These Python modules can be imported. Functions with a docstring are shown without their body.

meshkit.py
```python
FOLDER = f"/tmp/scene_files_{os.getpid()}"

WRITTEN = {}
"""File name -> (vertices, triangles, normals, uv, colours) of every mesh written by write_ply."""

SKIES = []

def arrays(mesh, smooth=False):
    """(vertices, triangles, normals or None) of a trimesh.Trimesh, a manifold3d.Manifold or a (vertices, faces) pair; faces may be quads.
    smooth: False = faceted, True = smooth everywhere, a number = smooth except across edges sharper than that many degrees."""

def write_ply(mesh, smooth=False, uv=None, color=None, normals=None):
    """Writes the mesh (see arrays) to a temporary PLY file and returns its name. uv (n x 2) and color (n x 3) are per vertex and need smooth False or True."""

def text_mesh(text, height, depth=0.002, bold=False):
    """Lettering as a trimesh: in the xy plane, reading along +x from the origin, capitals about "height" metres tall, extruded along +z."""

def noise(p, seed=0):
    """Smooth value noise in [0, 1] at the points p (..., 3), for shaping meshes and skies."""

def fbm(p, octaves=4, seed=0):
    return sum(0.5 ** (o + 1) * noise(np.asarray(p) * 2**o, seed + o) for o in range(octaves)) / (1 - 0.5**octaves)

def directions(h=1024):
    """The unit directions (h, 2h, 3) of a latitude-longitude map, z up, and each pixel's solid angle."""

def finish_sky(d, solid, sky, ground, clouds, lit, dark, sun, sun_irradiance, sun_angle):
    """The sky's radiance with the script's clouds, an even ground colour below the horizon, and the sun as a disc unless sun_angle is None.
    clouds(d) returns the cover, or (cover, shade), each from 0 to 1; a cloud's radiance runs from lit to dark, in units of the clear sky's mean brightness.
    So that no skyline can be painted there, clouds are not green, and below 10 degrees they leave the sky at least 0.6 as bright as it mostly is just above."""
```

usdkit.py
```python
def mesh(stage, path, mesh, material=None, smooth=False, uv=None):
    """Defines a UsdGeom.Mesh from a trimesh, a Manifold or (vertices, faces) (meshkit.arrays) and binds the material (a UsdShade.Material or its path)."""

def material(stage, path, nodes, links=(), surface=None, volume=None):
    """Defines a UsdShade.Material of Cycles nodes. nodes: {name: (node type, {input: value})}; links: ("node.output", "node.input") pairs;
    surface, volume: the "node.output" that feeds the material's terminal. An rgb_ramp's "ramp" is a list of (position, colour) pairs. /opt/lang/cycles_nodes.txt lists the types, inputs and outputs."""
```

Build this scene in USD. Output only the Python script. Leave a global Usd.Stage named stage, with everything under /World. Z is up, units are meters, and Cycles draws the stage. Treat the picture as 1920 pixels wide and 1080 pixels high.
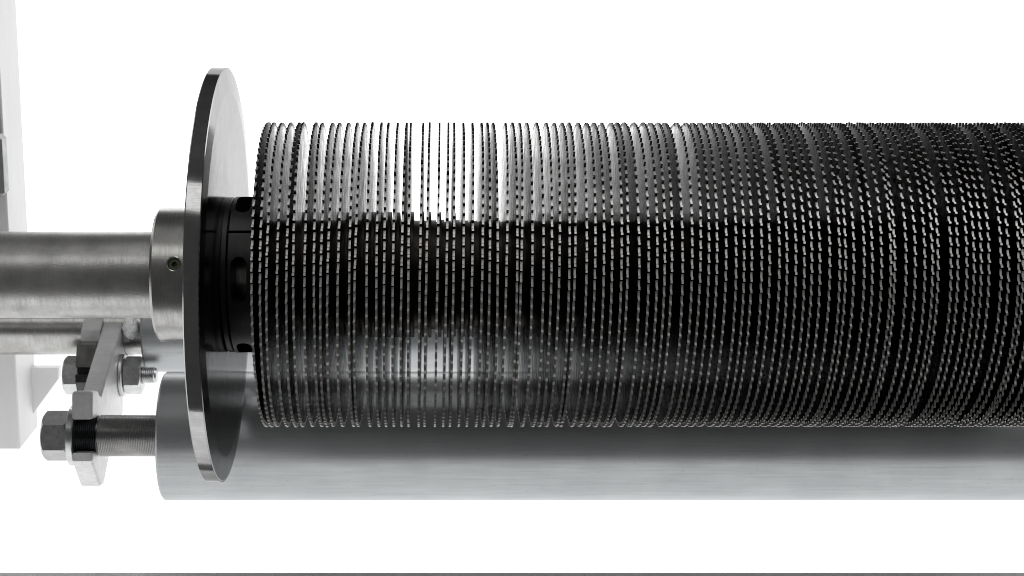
import math, random
import numpy as np
import trimesh, manifold3d, usdkit
from manifold3d import Manifold, CrossSection
from pxr import Usd, UsdGeom, UsdLux, UsdShade, Gf, Sdf, Vt

random.seed(7)
rng = np.random.default_rng(7)
stage = Usd.Stage.CreateInMemory()
UsdGeom.SetStageUpAxis(stage, UsdGeom.Tokens.z)
UsdGeom.SetStageMetersPerUnit(stage, 1.0)
UsdGeom.Xform.Define(stage, '/World')
UsdGeom.Scope.Define(stage, '/World/Looks')

# ------------------------------------------------------------------ units, camera
# design unit: 1/285 of the blade radius (0.1 m); the roll's axis is the world x axis
U = 0.1 / 285.0
DIST = 3240.0                       # camera to roll axis, in units
TH = math.radians(12.0)             # camera looks down by this much
ct, st = math.cos(TH), math.sin(TH)
PX, PY = 840.0, 515.0               # where the line of sight to the axis meets the picture

cam = UsdGeom.Camera.Define(stage, '/World/camera')
cam.CreateHorizontalApertureAttr(36.0)
cam.CreateVerticalApertureAttr(20.25)
cam.CreateFocalLengthAttr(36.0 * DIST / 1920.0)
cam.CreateHorizontalApertureOffsetAttr((960 - PX) / 1920 * 36.0)
cam.CreateVerticalApertureOffsetAttr(-(540 - PY) / 1920 * 36.0)
cam.CreateClippingRangeAttr(Gf.Vec2f(0.05, 50.0))
cam.CreateExposureAttr(0.0)
cam.CreateFStopAttr(22.0)
cam.CreateFocusDistanceAttr((DIST - 130) * U)
cx = UsdGeom.Xformable(cam)
cx.AddTranslateOp().Set(Gf.Vec3d(0, -DIST * ct * U, DIST * st * U))
cx.AddRotateXOp().Set(90.0 - 12.0)

# dim room around the set
dome = UsdLux.DomeLight.Define(stage, '/World/room_light')
room = usdkit.material(stage, '/World/Looks/room', {'b': ('background_shader', {'color': (1.0, 0.99, 0.98), 'strength': 0.07})}, surface='b.background')
UsdShade.MaterialBindingAPI.Apply(dome.GetPrim()).Bind(room)

def rect_light(name, at, target, w, h, intensity, color=(1, 1, 1)):
    l = UsdLux.RectLight.Define(stage, '/World/' + name)
    l.CreateWidthAttr(w); l.CreateHeightAttr(h)
    l.CreateIntensityAttr(intensity); l.CreateColorAttr(Gf.Vec3f(*color))
    m = Gf.Matrix4d(1).SetLookAt(Gf.Vec3d(*at), Gf.Vec3d(*target), Gf.Vec3d(0, 0, 1)).GetInverse()
    UsdGeom.Xformable(l).AddTransformOp().Set(m)
    return l

rect_light('strip_softbox', (0.10, -0.95, 1.22), (0.1, 0, 0), 2.6, 0.42, 1.4, (1.0, 0.99, 0.975))
rect_light('overhead_softbox', (0.80, -0.20, 1.5), (0.8, 0.0, 0), 2.0, 0.75, 2.3)

# ------------------------------------------------------------------ helpers
used = {}
def numbered(path):
    if path not in used:
        used[path] = 0
        return path
    used[path] += 1
    return '%s_%03d' % (path, used[path])

def look(name): return UsdShade.Material.Get(stage, '/World/Looks/' + name)

def thing(name, label, cat, loc=(0, 0, 0), group=None, kind=None):
    p = numbered('/World/' + name)
    x = UsdGeom.Xform.Define(stage, p)
    x.AddTranslateOp().Set(Gf.Vec3d(*[c * U for c in loc]))
    pr = x.GetPrim()
    for k, v in (('label', label), ('category', cat), ('group', group), ('kind', kind)):
        if v: pr.SetCustomDataByKey(k, v)
    pr_loc[p] = np.array(loc, float)
    return p
pr_loc = {}

def arr(m):
    if isinstance(m, Manifold):
        q = m.to_mesh()
        return np.asarray(q.vert_properties[:, :3], float), np.asarray(q.tri_verts, int)
    if isinstance(m, trimesh.Trimesh):
        return np.array(m.vertices), np.array(m.faces)
    return np.asarray(m[0], float), np.asarray(m[1], int)

def part(parent, name, mesh, mat, smooth=30, label=None, kind=None):
    """mesh in world design units -> a Mesh prim under parent"""
    v, f = arr(mesh)
    root = '/'.join(parent.split('/')[:3])
    v = (v - pr_loc.get(root, np.zeros(3))) * U
    p = numbered(parent + '/' + name)
    usdkit.mesh(stage, p, (v, f), look(mat), smooth=smooth)
    pr = stage.GetPrimAtPath(p)
    if label: pr.SetCustomDataByKey('label', label)
    if kind: pr.SetCustomDataByKey('kind', kind)
    return p

def lathe(profile, center=(0, 0), n=128, closed=True):
    """profile: (x, r) points; revolved about the line y,z = center parallel to x."""
    pr = np.array(profile, float)
    k = len(pr)
    a = np.linspace(0, 2 * math.pi, n, endpoint=False)
    v = np.stack([np.repeat(pr[:, 0], n), (pr[:, 1][:, None] * np.cos(a)).ravel() + center[0], (pr[:, 1][:, None] * np.sin(a)).ravel() + center[1]], 1)
    F = []
    i = np.arange(n); j = (i + 1) % n
    for s in range(k if closed else k - 1):
        t = (s + 1) % k
        A, B, C, E = s * n + i, s * n + j, t * n + j, t * n + i
        F += [np.stack([A, B, C], 1), np.stack([A, C, E], 1)]
    f = np.vstack(F)
    ok = np.ones(len(f), bool)
    m = trimesh.Trimesh(v, f, process=False)
    m.merge_vertices()
    m.update_faces(m.nondegenerate_faces())
    if m.is_watertight and m.volume < 0: m.invert()
    return m

def rod(x0, x1, r, c=(0, 0), ch=2.0, n=128):
    return lathe([(x0, 0), (x0, r - ch), (x0 + ch, r), (x1 - ch, r), (x1, r - ch), (x1, 0)], c, n, closed=False)

def to_man(m):
    v, f = arr(m)
    return Manifold(manifold3d.Mesh(np.asarray(v, np.float32), np.asarray(f, np.uint32)))

def thread(x0, x1, r, c, pitch=5.0, depth=3.0, n=64):
    p = [(x0, 0), (x0, r - depth)]
    x = x0
    while x + pitch <= x1 - 3:
        p += [(x + pitch * .45, r), (x + pitch * .6, r), (x + pitch, r - depth)]
        x += pitch
    p += [(x1, r - depth - 1), (x1, 0)]
    return lathe(p, c, n, closed=False)

def hexnut(x0, x1, R, c, rot=0.0, hole=0.0, ch=0.12):
    """hexagon of corner radius R with turned corners, axis along x"""
    t = x1 - x0
    a = np.radians(rot) + np.arange(6) * math.pi / 3
    cs = CrossSection([np.stack([R * np.cos(a), R * np.sin(a)], 1).tolist()])
    h = cs.extrude(t)
    k = R * ch
    cone = lathe([(0, 0), (0, R - k * 1.25), (k, R + 1), (t - k, R + 1), (t, R - k * 1.25), (t, 0)], (0, 0), 72, closed=False)
    # extrude runs along z: turn it so that z -> x
    hv, hf = arr(h)
    hv = np.stack([hv[:, 2], hv[:, 0], hv[:, 1]], 1)
    m = to_man((hv, hf)) ^ to_man(cone)
    if hole: m = m - to_man(rod(-5, t + 5, hole, ch=0.1, n=48))
    return m.translate((x0, c[0], c[1]))

def box(a, b, bevel=1.5):
    a, b = np.minimum(a, b), np.maximum(a, b)
    s = [Manifold.cube((bevel * .02,) * 3, True)]
    pts = []
    for i in (0, 1):
        for j in (0, 1):
            for k in (0, 1):
                q = np.array([(a, b)[i][0], (a, b)[j][1], (a, b)[k][2]], float)
                d = np.array([1 - 2 * i, 1 - 2 * j, 1 - 2 * k]) * bevel
                pts += [q + d * (1, 1, 0), q + d * (1, 0, 1), q + d * (0, 1, 1)]
    return Manifold.hull_points(np.array(pts))

def cw(W, V):
    """camera-frame depth and height -> world (y, z)"""
    return np.array([W * ct + V * st, -W * st + V * ct])

def plate(poly_yz, x0, x1, bevel=2.0):
    """plate perpendicular to x: outline in world (y, z), edges bevelled"""
    p = np.array(poly_yz, float)
    area = 0.5 * np.sum(p[:, 0] * np.roll(p[:, 1], -1) - np.roll(p[:, 0], -1) * p[:, 1])
    if area < 0: p = p[::-1]
    cs = CrossSection([p.tolist()])
    m = Manifold()
    for q in (0.0, 0.12, 0.35, 0.65, 1.0):                # quarter-round edge in small steps
        c2 = cs.offset(-bevel * q * .999, manifold3d.JoinType.Miter, 4.0) if q else cs
        # inset q at the face, full outline deeper in
        dz = bevel * (1 - q) ** 2
        m = m + c2.extrude(x1 - x0 - 2 * dz).translate((0, 0, dz))
    v, f = arr(m)
    v = np.stack([v[:, 2] + x0, v[:, 0], v[:, 1]], 1)
    return v, f

# ------------------------------------------------------------------ materials
def metal(name, col, rough, rough_var=0.12, streak=(1, 1, 1), streak_amt=0.25, blot=30.0, blot_amt=0.25, bump=0.05, metallic=1.0, dark=None, speck=0.0, bump_scale=900.0, aniso=0.0, edge=(1, 1, 1), vary=0.0):
    dark = dark or tuple(c * 0.55 for c in col)
    nodes = {
        'tc': ('texture_coordinate', {}),
        'mp': ('mapping', {'scale': streak}),
        'n1': ('noise_texture', {'scale': 1.0, 'detail': 6.0, 'roughness': 0.65}),
        'n2': ('noise_texture', {'scale': blot, 'detail': 5.0, 'roughness': 0.6}),
        'n3': ('noise_texture', {'scale': bump_scale, 'detail': 3.0}),
        'm1': ('map_range', {'from_min': 0.3, 'from_max': 0.7, 'to_min': 0.0, 'to_max': streak_amt}),
        'm2': ('map_range', {'from_min': 0.38, 'from_max': 0.72, 'to_min': 0.0, 'to_max': blot_amt}),
        'ad': ('math', {'math_type': 'add', 'use_clamp': True}),
        'cm': ('mix_color', {'a': col, 'b': dark}),
        'rr': ('map_range', {'from_min': 0.3, 'from_max': 0.7, 'to_min': rough - rough_var / 2, 'to_max': rough + rough_var / 2}),
        'ba': ('math', {'math_type': 'add'}),
        'bp': ('bump', {'strength': bump, 'distance': 0.001}),
        'p': ('principled_bsdf', {'metallic': metallic, 'anisotropic': aniso, 'specular_tint': edge}),
    }
    links = [('tc.object', 'mp.vector'), ('mp.vector', 'n1.vector'), ('tc.object', 'n2.vector'), ('tc.object', 'n3.vector'),
             ('n1.fac', 'm1.value'), ('n2.fac', 'm2.value'), ('m1.result', 'ad.value1'), ('m2.result', 'ad.value2'),
             ('ad.value', 'cm.fac'), ('n1.fac', 'rr.value'), ('rr.result', 'p.roughness'),
             ('n1.fac', 'ba.value1'), ('n3.fac', 'ba.value2'), ('ba.value', 'bp.height'), ('bp.normal', 'p.normal')]
    src = 'cm.result'
    if vary:
        nodes['oi'] = ('object_info', {})
        nodes['vr'] = ('map_range', {'from_min': 0.0, 'from_max': 1.0, 'to_min': 0.0, 'to_max': vary})
        nodes['vc'] = ('mix_color', {'b': tuple(c * .6 for c in dark)})
        links += [('oi.random', 'vr.value'), ('vr.result', 'vc.fac'), (src, 'vc.a')]
        src = 'vc.result'
    if speck:
        nodes['vs'] = ('voronoi_texture', {'scale': 140.0, 'randomness': 1.0})
        nodes['vm'] = ('map_range', {'from_min': 0.05, 'from_max': 0.13, 'to_min': speck, 'to_max': 0.0})
        nodes['sc'] = ('mix_color', {'b': (0.06, 0.06, 0.06)})
        links += [('tc.object', 'vs.vector'), ('vs.distance', 'vm.value'), ('vm.result', 'sc.fac'), (src, 'sc.a')]
        src = 'sc.result'
    links.append((src, 'p.base_color'))
    usdkit.material(stage, '/World/Looks/' + name, nodes, links, surface='p.BSDF')

metal('turned_steel', (0.68, 0.678, 0.67), 0.36, 0.16, (2200, 90, 90), 0.5, 45, 0.6, 0.12, dark=(0.30, 0.298, 0.29), metallic=0.85)
metal('collar_steel', (0.56, 0.558, 0.55), 0.29, 0.10, (1800, 60, 60), 0.4, 80, 0.4, 0.05, dark=(0.22, 0.215, 0.2))
metal('rim_steel', (0.50, 0.50, 0.50), 0.10, 0.05, (60, 900, 900), 0.3, 120, 0.4, 0.01, edge=(0.38, 0.38, 0.38))
metal('flange_steel', (0.68, 0.68, 0.685), 0.14, 0.08, (60, 60, 60), 0.3, 25, 0.4, 0.006, edge=(0.40, 0.40, 0.40))
metal('roller_steel', (0.50, 0.515, 0.525), 0.34, 0.10, (18, 500, 500), 0.45, 24, 0.35, 0.03, dark=(0.34, 0.355, 0.365), speck=0.2, metallic=0.7)
metal('blade_steel', (0.14, 0.14, 0.14), 0.20, 0.16, (30, 90, 90), 0.5, 90, 0.7, 0.012, dark=(0.04, 0.04, 0.04), speck=0.75, vary=0.75)
metal('ground_edge', (0.58, 0.575, 0.565), 0.45, 0.14, (300, 300, 300), 0.35, 90, 0.3, 0.06, dark=(0.3, 0.29, 0.27), metallic=0.75)
metal('black_oxide', (0.022, 0.021, 0.021), 0.38, 0.14, (500, 60, 60), 0.5, 60, 0.5, 0.06, metallic=0.3, dark=(0.012, 0.012, 0.012))
metal('black_spacer', (0.016, 0.015, 0.015), 0.45, 0.14, (200, 200, 200), 0.6, 120, 0.7, 0.06, metallic=0.3, dark=(0.07, 0.042, 0.025))
metal('zinc_bolt', (0.68, 0.685, 0.69), 0.30, 0.12, (200, 200, 200), 0.3, 90, 0.35, 0.05)
metal('dark_bolt', (0.52, 0.52, 0.52), 0.34, 0.12, (200, 200, 200), 0.3, 90, 0.35, 0.05)
metal('dark_thread', (0.10, 0.11, 0.115), 0.30, 0.1, (200, 200, 200), 0.3, 90, 0.3, 0.03)
metal('bracket_metal', (0.80, 0.80, 0.80), 0.42, 0.12, (90, 500, 90), 0.25, 60, 0.35, 0.06, speck=0.4, metallic=0.6)
metal('weld_metal', (0.97, 0.97, 0.97), 0.4, 0.2, (200, 200, 200), 0.05, 120, 0.05, 0.1, metallic=0.0)
metal('post_metal', (0.74, 0.74, 0.74), 0.5, 0.1, (200, 200, 12), 0.15, 30, 0.15, 0.02, metallic=0.3, dark=(0.6, 0.6, 0.6))
metal('post_plate_metal', (0.32, 0.325, 0.33), 0.4, 0.1, (100, 100, 100), 0.3, 30, 0.3, 0.04, metallic=0.8)
metal('lug_steel', (0.09, 0.089, 0.088), 0.3, 0.15, (100, 100, 100), 0.5, 110, 0.6, 0.05)
metal('shank_steel', (0.34, 0.335, 0.33), 0.30, 0.12, (60, 200, 200), 0.4, 60, 0.5, 0.04)
metal('bar_steel', (0.92, 0.92, 0.92), 0.4, 0.10, (40, 300, 300), 0.5, 60, 0.5, 0.03, metallic=0.0, dark=(0.7, 0.7, 0.7))
metal('socket_metal', (0.16, 0.19, 0.12), 0.35, 0.1, (200, 200, 200), 0.3, 200, 0.4, 0.05)
for nm, e in (('table_added_glow', 1.0), ('wall_added_glow', 1.6)):  # emission added to whiten the background and brighten reflections in the metal
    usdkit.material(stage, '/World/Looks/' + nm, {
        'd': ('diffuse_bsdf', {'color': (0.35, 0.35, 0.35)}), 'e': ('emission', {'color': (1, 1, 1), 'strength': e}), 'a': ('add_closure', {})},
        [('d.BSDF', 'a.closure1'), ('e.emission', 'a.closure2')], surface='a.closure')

# ------------------------------------------------------------------ the setting: table and wall, made to glow for a shadowless white background
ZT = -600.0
tb = CrossSection([[(-5200, -540), (-440, -540), (-440, -127), (5800, -127), (5800, 3000), (-5200, 3000)]]).extrude(40).translate((0, 0, ZT - 40))  # unseen front edge stepped to shape light on flange rim and teeth
for nm, mat, msh, lab in (('table', 'table_added_glow', tb, 'plain white table top under the rollers, with added glow'),
                          ('backdrop', 'wall_added_glow', box((-5200, 3001, ZT - 40), (5800, 3040, 1750), 3), 'plain white wall behind the rollers, with added glow')):
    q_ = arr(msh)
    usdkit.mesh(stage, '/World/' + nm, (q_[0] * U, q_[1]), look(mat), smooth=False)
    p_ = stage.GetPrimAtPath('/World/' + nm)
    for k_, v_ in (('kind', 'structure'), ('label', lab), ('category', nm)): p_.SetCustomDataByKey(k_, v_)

# ------------------------------------------------------------------ the roll of toothed blades
roll = thing('blade_roller', 'roll of thin dark toothed disc blades on a steel shaft with big end flange', 'blade roller')
SH = 81.0
part(roll, 'shaft', rod(-1350, -520, SH, ch=2), 'turned_steel', 40)
# collar with a set screw
cang = math.radians(12 + 8.7)
cdir = np.array([0, -math.cos(cang), math.sin(cang)])
def radial(m, x, a):
    """mesh built along +z at the origin -> radial direction a (angle above the -y axis) at station x"""
    v, f = arr(m)
    e3 = np.array([0, -math.cos(a), math.sin(a)]); e1 = np.array([1.0, 0, 0]); e2 = np.cross(e3, e1)
    return v[:, :1] * e1 + v[:, 1:2] * e2 + v[:, 2:3] * e3 + np.array([x, 0, 0]), f
def zcyl(r, z0, z1, n=40):
    return Manifold.cylinder(z1 - z0, r, r, n).translate((0, 0, z0))
col = to_man(rod(-540, -440.5, 126, ch=5, n=160))
hole = to_man(radial(zcyl(10.5, 90, 140), -494, cang)) + to_man(radial(Manifold.cylinder(6, 10.5, 15, 40).translate((0, 0, 121.5)), -494, cang))
collar = part(roll, 'collar', col - hole, 'collar_steel', 30)
scr = (zcyl(10, 92, 122) - CrossSection([[(5.5 * math.cos(a), 5.5 * math.sin(a)) for a in np.arange(6) * math.pi / 3]]).extrude(40).translate((0, 0, 112)))
part(collar, 'set_screw', radial(scr, -494, cang), 'socket_metal', 30)
part(collar, 'hole_rim', radial(Manifold.revolve(CrossSection([[(11.5, 0), (14.5, 0), (14.5, 1.6), (13.0, 2.4), (11.5, 1.6)]]), 40).translate((0, 0, 124.6)), -494, cang), 'zinc_bolt', 40)

def tilt(m, roll_deg, yaw_deg, about):
    v, f = arr(m)
    a, b = math.radians(roll_deg), math.radians(yaw_deg)
    c = np.array([about, 0, 0])
    v = v - c
    x, y, z = v.T
    x, z = x * math.cos(a) + z * math.sin(a), -x * math.sin(a) + z * math.cos(a)
    x, y = x * math.cos(b) - y * math.sin(b), x * math.sin(b) + y * math.cos(b)
    return np.stack([x, y, z], 1) + c, f

RF = 386.0
FL0, FL1 = -440.0, -411.0
flange_faces = lathe([(FL0, 60), (FL0, RF - 3.0), (FL0 + 2.0, RF - 0.8), (FL0 + 2.0, RF - 8), (FL1 - 2.5, RF - 8), (FL1 - 2.5, RF - 0.8), (FL1 - 1.5, RF - 3.5), (FL1 + 1.5, RF - 46), (FL1 + 1.5, 60)], n=256)
flange = part(roll, 'flange', tilt(flange_faces, 0.7, 0, -426), 'flange_steel', 2.5)
part(flange, 'rim', tilt(lathe([(FL0 + 2.1, RF - 7), (FL0 + 2.1, RF), (FL1 - 2.6, RF), (FL1 - 2.6, RF - 7)], n=256), 0.7, 0, -426), 'rim_steel', 20)

# blades: near-edge stations read along the roll
near = []
for o, s, lst in ((460, 8, (85, 210, 305, 465, 605, 712, 878, 1024, 1117, 1220, 1375, 1550, 1628, 1813)),
                  (700, 8, (40, 155, 285, 412, 520, 690, 785, 953, 1088, 1195, 1340, 1472, 1625, 1738, 1863)),
                  (940, 8, (65, 232, 285, 458, 628, 742, 858, 1012, 1090, 1270, 1395, 1530, 1652, 1792, 1883)),
                  (1180, 8, (147, 285, 410, 522, 625, 797, 932, 1050, 1180, 1300, 1440, 1597, 1715, 1825)),
                  (1420, 8, (58, 180, 325, 443, 575, 705, 815, 938, 1085, 1235, 1320, 1445, 1602, 1728, 1862)),
                  (1660, 7.385, (75, 130, 290, 415, 548, 655, 730, 913, 1005, 1128, 1233, 1330, 1437, 1605, 1708, 1850, 1910))):
    near += [o + a / s for a in lst]
x = near[-1]
for k in range(14):
    x += rng.uniform(11, 19); near.append(x)
R = 284.5
tops = [501, 514, 529, 545.5, 562, 569.6, 592.8, 604.8, 624, 637, 654, 670.5, 684, 699, 716, 729, 746.5, 763, 771, 794, 806, 824.5, 841, 851.7, 869, 886, 903, 914, 925, 947.5,
        961, 974, 988, 1006, 1024, 1039, 1054, 1067, 1084, 1100, 1114, 1128, 1146, 1157, 1171, 1189, 1206, 1220, 1234, 1247, 1268, 1286, 1299, 1313, 1328, 1342, 1357, 1373, 1387]
xn = (np.array(near) - PX) * (DIST - R) / DIST
NB = len(xn)
TILT = math.radians(1.2)
xt = np.full(NB, np.nan)
xt[:len(tops)] = (np.array(tops) - PX) * 0.992
free = np.isnan(xt)
xt[free] = xn[free] + R * TILT + rng.normal(0, 1.3, free.sum())
xa = 0.5 * xn + 0.5 * (xt - R * TILT)
xa[0] = xn[0] + 1
for i in range(1, NB): xa[i] = max(xa[i], xa[i - 1] + 8.0)
NT, TK = 92, 3.8
def blade_meshes(phase, seed):
    r_ = np.random.default_rng(seed)
    p = 2 * math.pi / NT
    t0 = np.arange(NT)
    fr = np.array([0.0, 0.10, 0.12, 0.64, 0.78, 0.995])
    rad = np.array([R - 12, R - 11.5, R - 8.0, R - 6.0, R - 1.0, R])
    ang = -((t0[:, None] + fr[None, :]) * p + phase)
    rr = np.repeat(rad[None, :], NT, 0) + r_.normal(0, 0.25, (NT, 1)) * (rad > R - 9)
    for k in r_.integers(0, NT, 2): rr[k, 2:] -= r_.uniform(1, 4)       # worn teeth
    a, r = ang.ravel(), rr.ravel()
    n = len(a)
    yz = np.stack([-r * np.cos(a), r * np.sin(a)], 1)
    yi = np.stack([-88 * np.cos(a), 88 * np.sin(a)], 1)
    h = TK / 2
    v = np.vstack([np.c_[np.full(n, -h), yz], np.c_[np.full(n, h), yz], np.c_[np.full(n, -h), yi], np.c_[np.full(n, h), yi]])
    i = np.arange(n); j = (i + 1) % n
    F = [np.stack([i, j, 2 * n + j], 1), np.stack([i, 2 * n + j, 2 * n + i], 1), np.stack([n + j, n + i, 3 * n + i], 1), np.stack([n + j, 3 * n + i, 3 * n + j], 1)]
    seg = i % 6
    notch = np.isin(seg, (0, 1, 5))
    w = np.vstack([np.stack([i, n + i, n + j], 1), np.stack([i, n + j, j], 1)])
    both = np.concatenate([notch, notch])
    body = np.vstack(F + [w[both]])
    # lands: the same surface, as a mesh of its own
    return v, body, w[~both]
gap_half = TK / 2
for i in range(NB):
    ph = rng.uniform(0, 2 * math.pi)
    v, fb, fe = blade_meshes(ph, 100 + i)
    m = trimesh.Trimesh(v, fb, process=False)
    if i == 0:
        nn = np.cross(v[fb[0][1]] - v[fb[0][0]], v[fb[0][2]] - v[fb[0][0]])
        flip = nn[0] > 0
    if flip: fb, fe = fb[:, ::-1], fe[:, ::-1]
    v = v + np.array([xa[i], 0, 0])
    yaw = math.degrees(math.asin(np.clip((xn[i] - xa[i]) / R, -.04, .04)))
    v, _ = tilt((v, fb), math.degrees(math.asin(np.clip((xt[i] - xa[i]) / R, 0.004, .038))), yaw, xa[i])
    def compact(v, f):
        u, inv = np.unique(f, return_inverse=True)
        return v[u], inv.reshape(f.shape)
    b = part(roll, 'blade', compact(v, fb), 'blade_steel', False)
    part(b, 'toothed_edge', compact(v, fe), 'ground_edge', False)
# spacers between blades: a thin washer shoulder and a smaller sleeve
for i in range(NB - 1):
    a, c = xa[i] + TK / 2 + .15, xa[i + 1] - TK / 2 - .15
    w = min(5.5, (c - a) * .5)
    hi, lo = 117 + rng.normal(0, .6), 102 + rng.normal(0, .6)
    part(roll, 'spacer', lathe([(a, 84), (a, hi - .8), (a + .8, hi), (a + w, hi), (a + w + .3, lo), (c, lo), (c, 84)], n=64), 'black_spacer', 40)

part(roll, 'core_tube', rod(xa[0] - 3, xa[-1] + 60, 99, ch=1, n=96), 'black_spacer', 40)
# hub between flange and first blade: two black rings, the second slotted
part(roll, 'hub_ring', rod(FL1 + 2, -398.5, 145, ch=1.2, n=160), 'black_oxide', 30)
xh0, xh1 = -396.5, xa[0] - 3.5
hub = to_man(rod(xh0, xh1, 146, ch=1.5, n=160))
slot = Manifold.hull(zcyl(14, 60, 170, 32).translate((0, -28, 0)) + zcyl(14, 60, 170, 32).translate((0, 28, 0)))
xs = (447 - PX) * (DIST - 146) / DIST
for k in range(5):
    hub = hub - to_man(radial(slot, xs, math.radians(12 - 4 + 72 * k)))
key = Manifold.cube((200, 5.5, 30), True).translate((0, 0, 142))
hub = hub - to_man(radial(key, -395, math.radians(12 + 32)))
hubp = part(roll, 'slotted_hub', hub, 'black_oxide', 30)
part(roll, 'inner_sleeve', rod(FL1 + 1, xh1 - 1, 70, ch=1, n=64), 'collar_steel', 30)

# ------------------------------------------------------------------ lower support roller on its axle bolt
lc = cw(430, -342)
low = thing('support_roller', 'large plain grey steel roller below the blades, bolted into the forked bracket', 'roller', (0, lc[0], lc[1]))
part(low, 'drum', rod(-600, 1700, 136, lc, ch=4, n=192), 'roller_steel', 30)
axle = part(low, 'axle', thread(-738, -599, 44, lc, 3.6, 0.8, 96), 'shank_steel', 15)
part(low, 'thread', thread(-805, -738.5, 40, lc, 4.2, 2.2), 'dark_thread', 20)
part(low, 'washer', lathe([(-801, 38), (-801, 60), (-799, 63), (-788, 63), (-786, 60), (-786, 38)], lc, 72), 'zinc_bolt', 30)
part(low, 'bolt_head', hexnut(-856, -801.5, 53, lc, rot=12 + 6), 'dark_bolt', 25)

# ------------------------------------------------------------------ rear roller
rc = cw(760, -123)
rear = thing('rear_roller', 'slimmer bright steel roller behind the blades, its journal running left under the shaft', 'roller', (0, rc[0], rc[1]))
part(rear, 'drum', rod(-695, 1700, 102, rc, ch=4, n=160), 'roller_steel', 30)
part(rear, 'journal', rod(-1500, -694, 62, rc, ch=2, n=96), 'collar_steel', 40)

# ------------------------------------------------------------------ bracket: arm plate with fork, link plate, through bolt
br = thing('roller_bracket', 'light grey angled bracket with open fork end and through bolt, left of the flange', 'bracket', (-765, *cw(680, -228)))
arm = [(365, -250), (372, -244), (425, -246), (440, -256), (458, -259), (714, -100), (770, -45), (860, -20), (890, -120), (850, -205), (712, -268), (707, -317), (546, -397), (486, -452), (455, -452), (365, -389),
       (365, -372), (430, -372), (462, -362), (472, -342), (462, -318), (430, -302), (365, -302)]
armp = plate([cw(*p) for p in arm], -785, -742, 4.0)
armm = to_man(armp) - to_man(rod(-800, -730, 64, rc, ch=.1, n=64))
ap = part(br, 'arm_plate', armm, 'bracket_metal', 25)
lug = [(622, -156), (607, -206), (625, -209), (625, -219), (605, -222), (607, -240), (625, -262), (659, -264), (659, -150)]
part(br, 'lug_block', plate([cw(*p) for p in lug], -830, -785.6, 2.0), 'lug_steel', 25, label='dark block around the upper bolt')
link = [(700, -96), (662, -126), (662, -264), (720, -275), (830, -240), (880, -120), (850, -25), (770, -45)]
lm = to_man(plate([cw(*p) for p in link], -829, -786.5, 2.0)) - to_man(rod(-840, -770, 64, rc, ch=.1, n=64))
part(br, 'link_plate', lm, 'bracket_metal', 25)
bc = cw(680, -228)
bolt = part(br, 'bolt', rod(-832, -716, 19, bc, ch=.5, n=48), 'zinc_bolt', 40)
part(bolt, 'bolt_head', hexnut(-868, -829.5, 44, bc, rot=12), 'zinc_bolt', 25)
part(bolt, 'washer', lathe([(-741.5, 22), (-741.5, 46), (-740, 48), (-734, 48), (-732.5, 46), (-732.5, 22)], bc, 64), 'zinc_bolt', 30)
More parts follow.
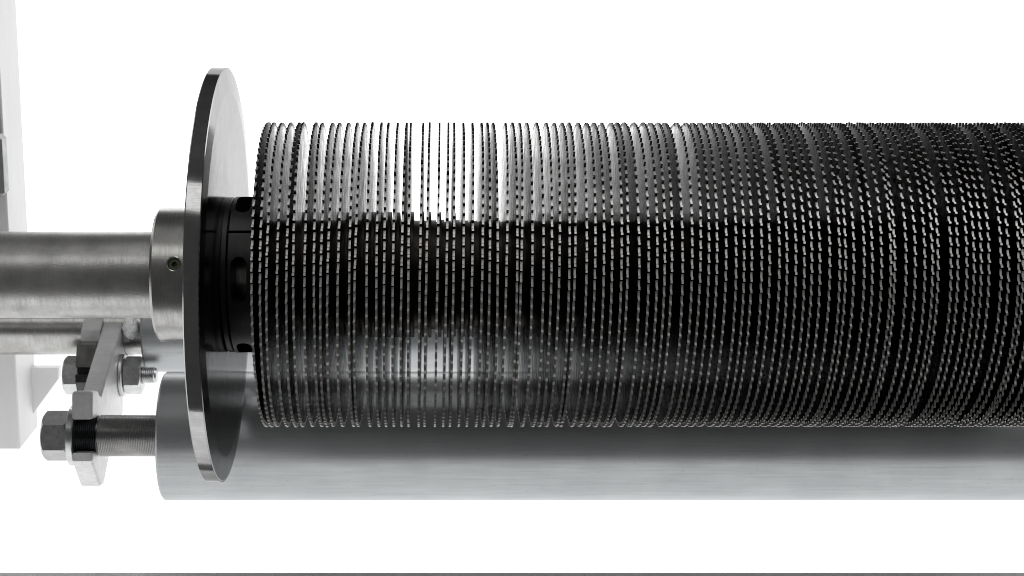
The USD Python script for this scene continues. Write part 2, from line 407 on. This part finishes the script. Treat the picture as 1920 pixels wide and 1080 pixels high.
part(bolt, 'nut', hexnut(-732, -692, 43, bc, rot=12 + 4, hole=19.5), 'zinc_bolt', 25)
part(bolt, 'thread', thread(-715, -660, 19, bc, 4.6, 2.4), 'zinc_bolt', 20)
# weld lump where the arm plate meets the journal
ico = trimesh.creation.icosphere(4, 1.0)
d = ico.vertices.copy()
import meshkit
s = 1 + .35 * (meshkit.fbm(d * 2.3 + 5, 3, 3) - .5) + .16 * (meshkit.fbm(d * 6 + 9, 2, 5) - .5)
d = d * s[:, None] * np.array([17, 26, 27])
wc = cw(690, -120)
part(ap, 'weld_bead', (d + np.array([-722, wc[0], wc[1]]), ico.faces), 'weld_metal', True)

# ------------------------------------------------------------------ upright post behind
post = thing('frame_post', 'pale aluminium upright post with angled foot, at the left edge behind the shaft', 'post', (-1100, 890, ZT))
part(post, 'column', box((-1230, 802, ZT + .5), (-1027, 985, 900), 3), 'post_metal', 25)
def at(px, py, W):
    k = (DIST + W) / DIST
    return (px - PX) * k, *cw(W, -(py - PY) * k)
g = []
y0 = 945
for (px, py) in ((74, 690), (110, 690), (110, 710), (74, 775)):
    # intersect the pixel's ray with the plane y = y0
    e = np.array([0, -DIST * ct, DIST * st]); q = np.array(at(px, py, 900.)); dd = q - e
    t = (y0 - e[1]) / dd[1]; g.append((e + dd * t)[[0, 2]])
g = np.array(g); g[[0, 3], 0] = -1026.8
cs = CrossSection([g.tolist()])
if cs.area() <= 0: cs = CrossSection([g[::-1].tolist()])
v, f = arr(cs.extrude(26))
part(post, 'gusset', (np.stack([v[:, 0], v[:, 2] + y0, v[:, 1]], 1), f[:, ::-1]), 'post_metal', 25)
part(post, 'side_block', box((-1250, 742, 22), (-1018, 801.5, 165), 10), 'post_plate_metal', 25)

# ------------------------------------------------------------------ bar along the bottom edge
bar = thing('steel_bar', 'narrow grey steel bar lying along the bottom edge below the rollers', 'bar', (300, -80, ZT))
part(bar, 'bar_body', box((-2600, -125, ZT + .5), (3200, -58, ZT + 30), 1.0), 'bar_steel', 25)
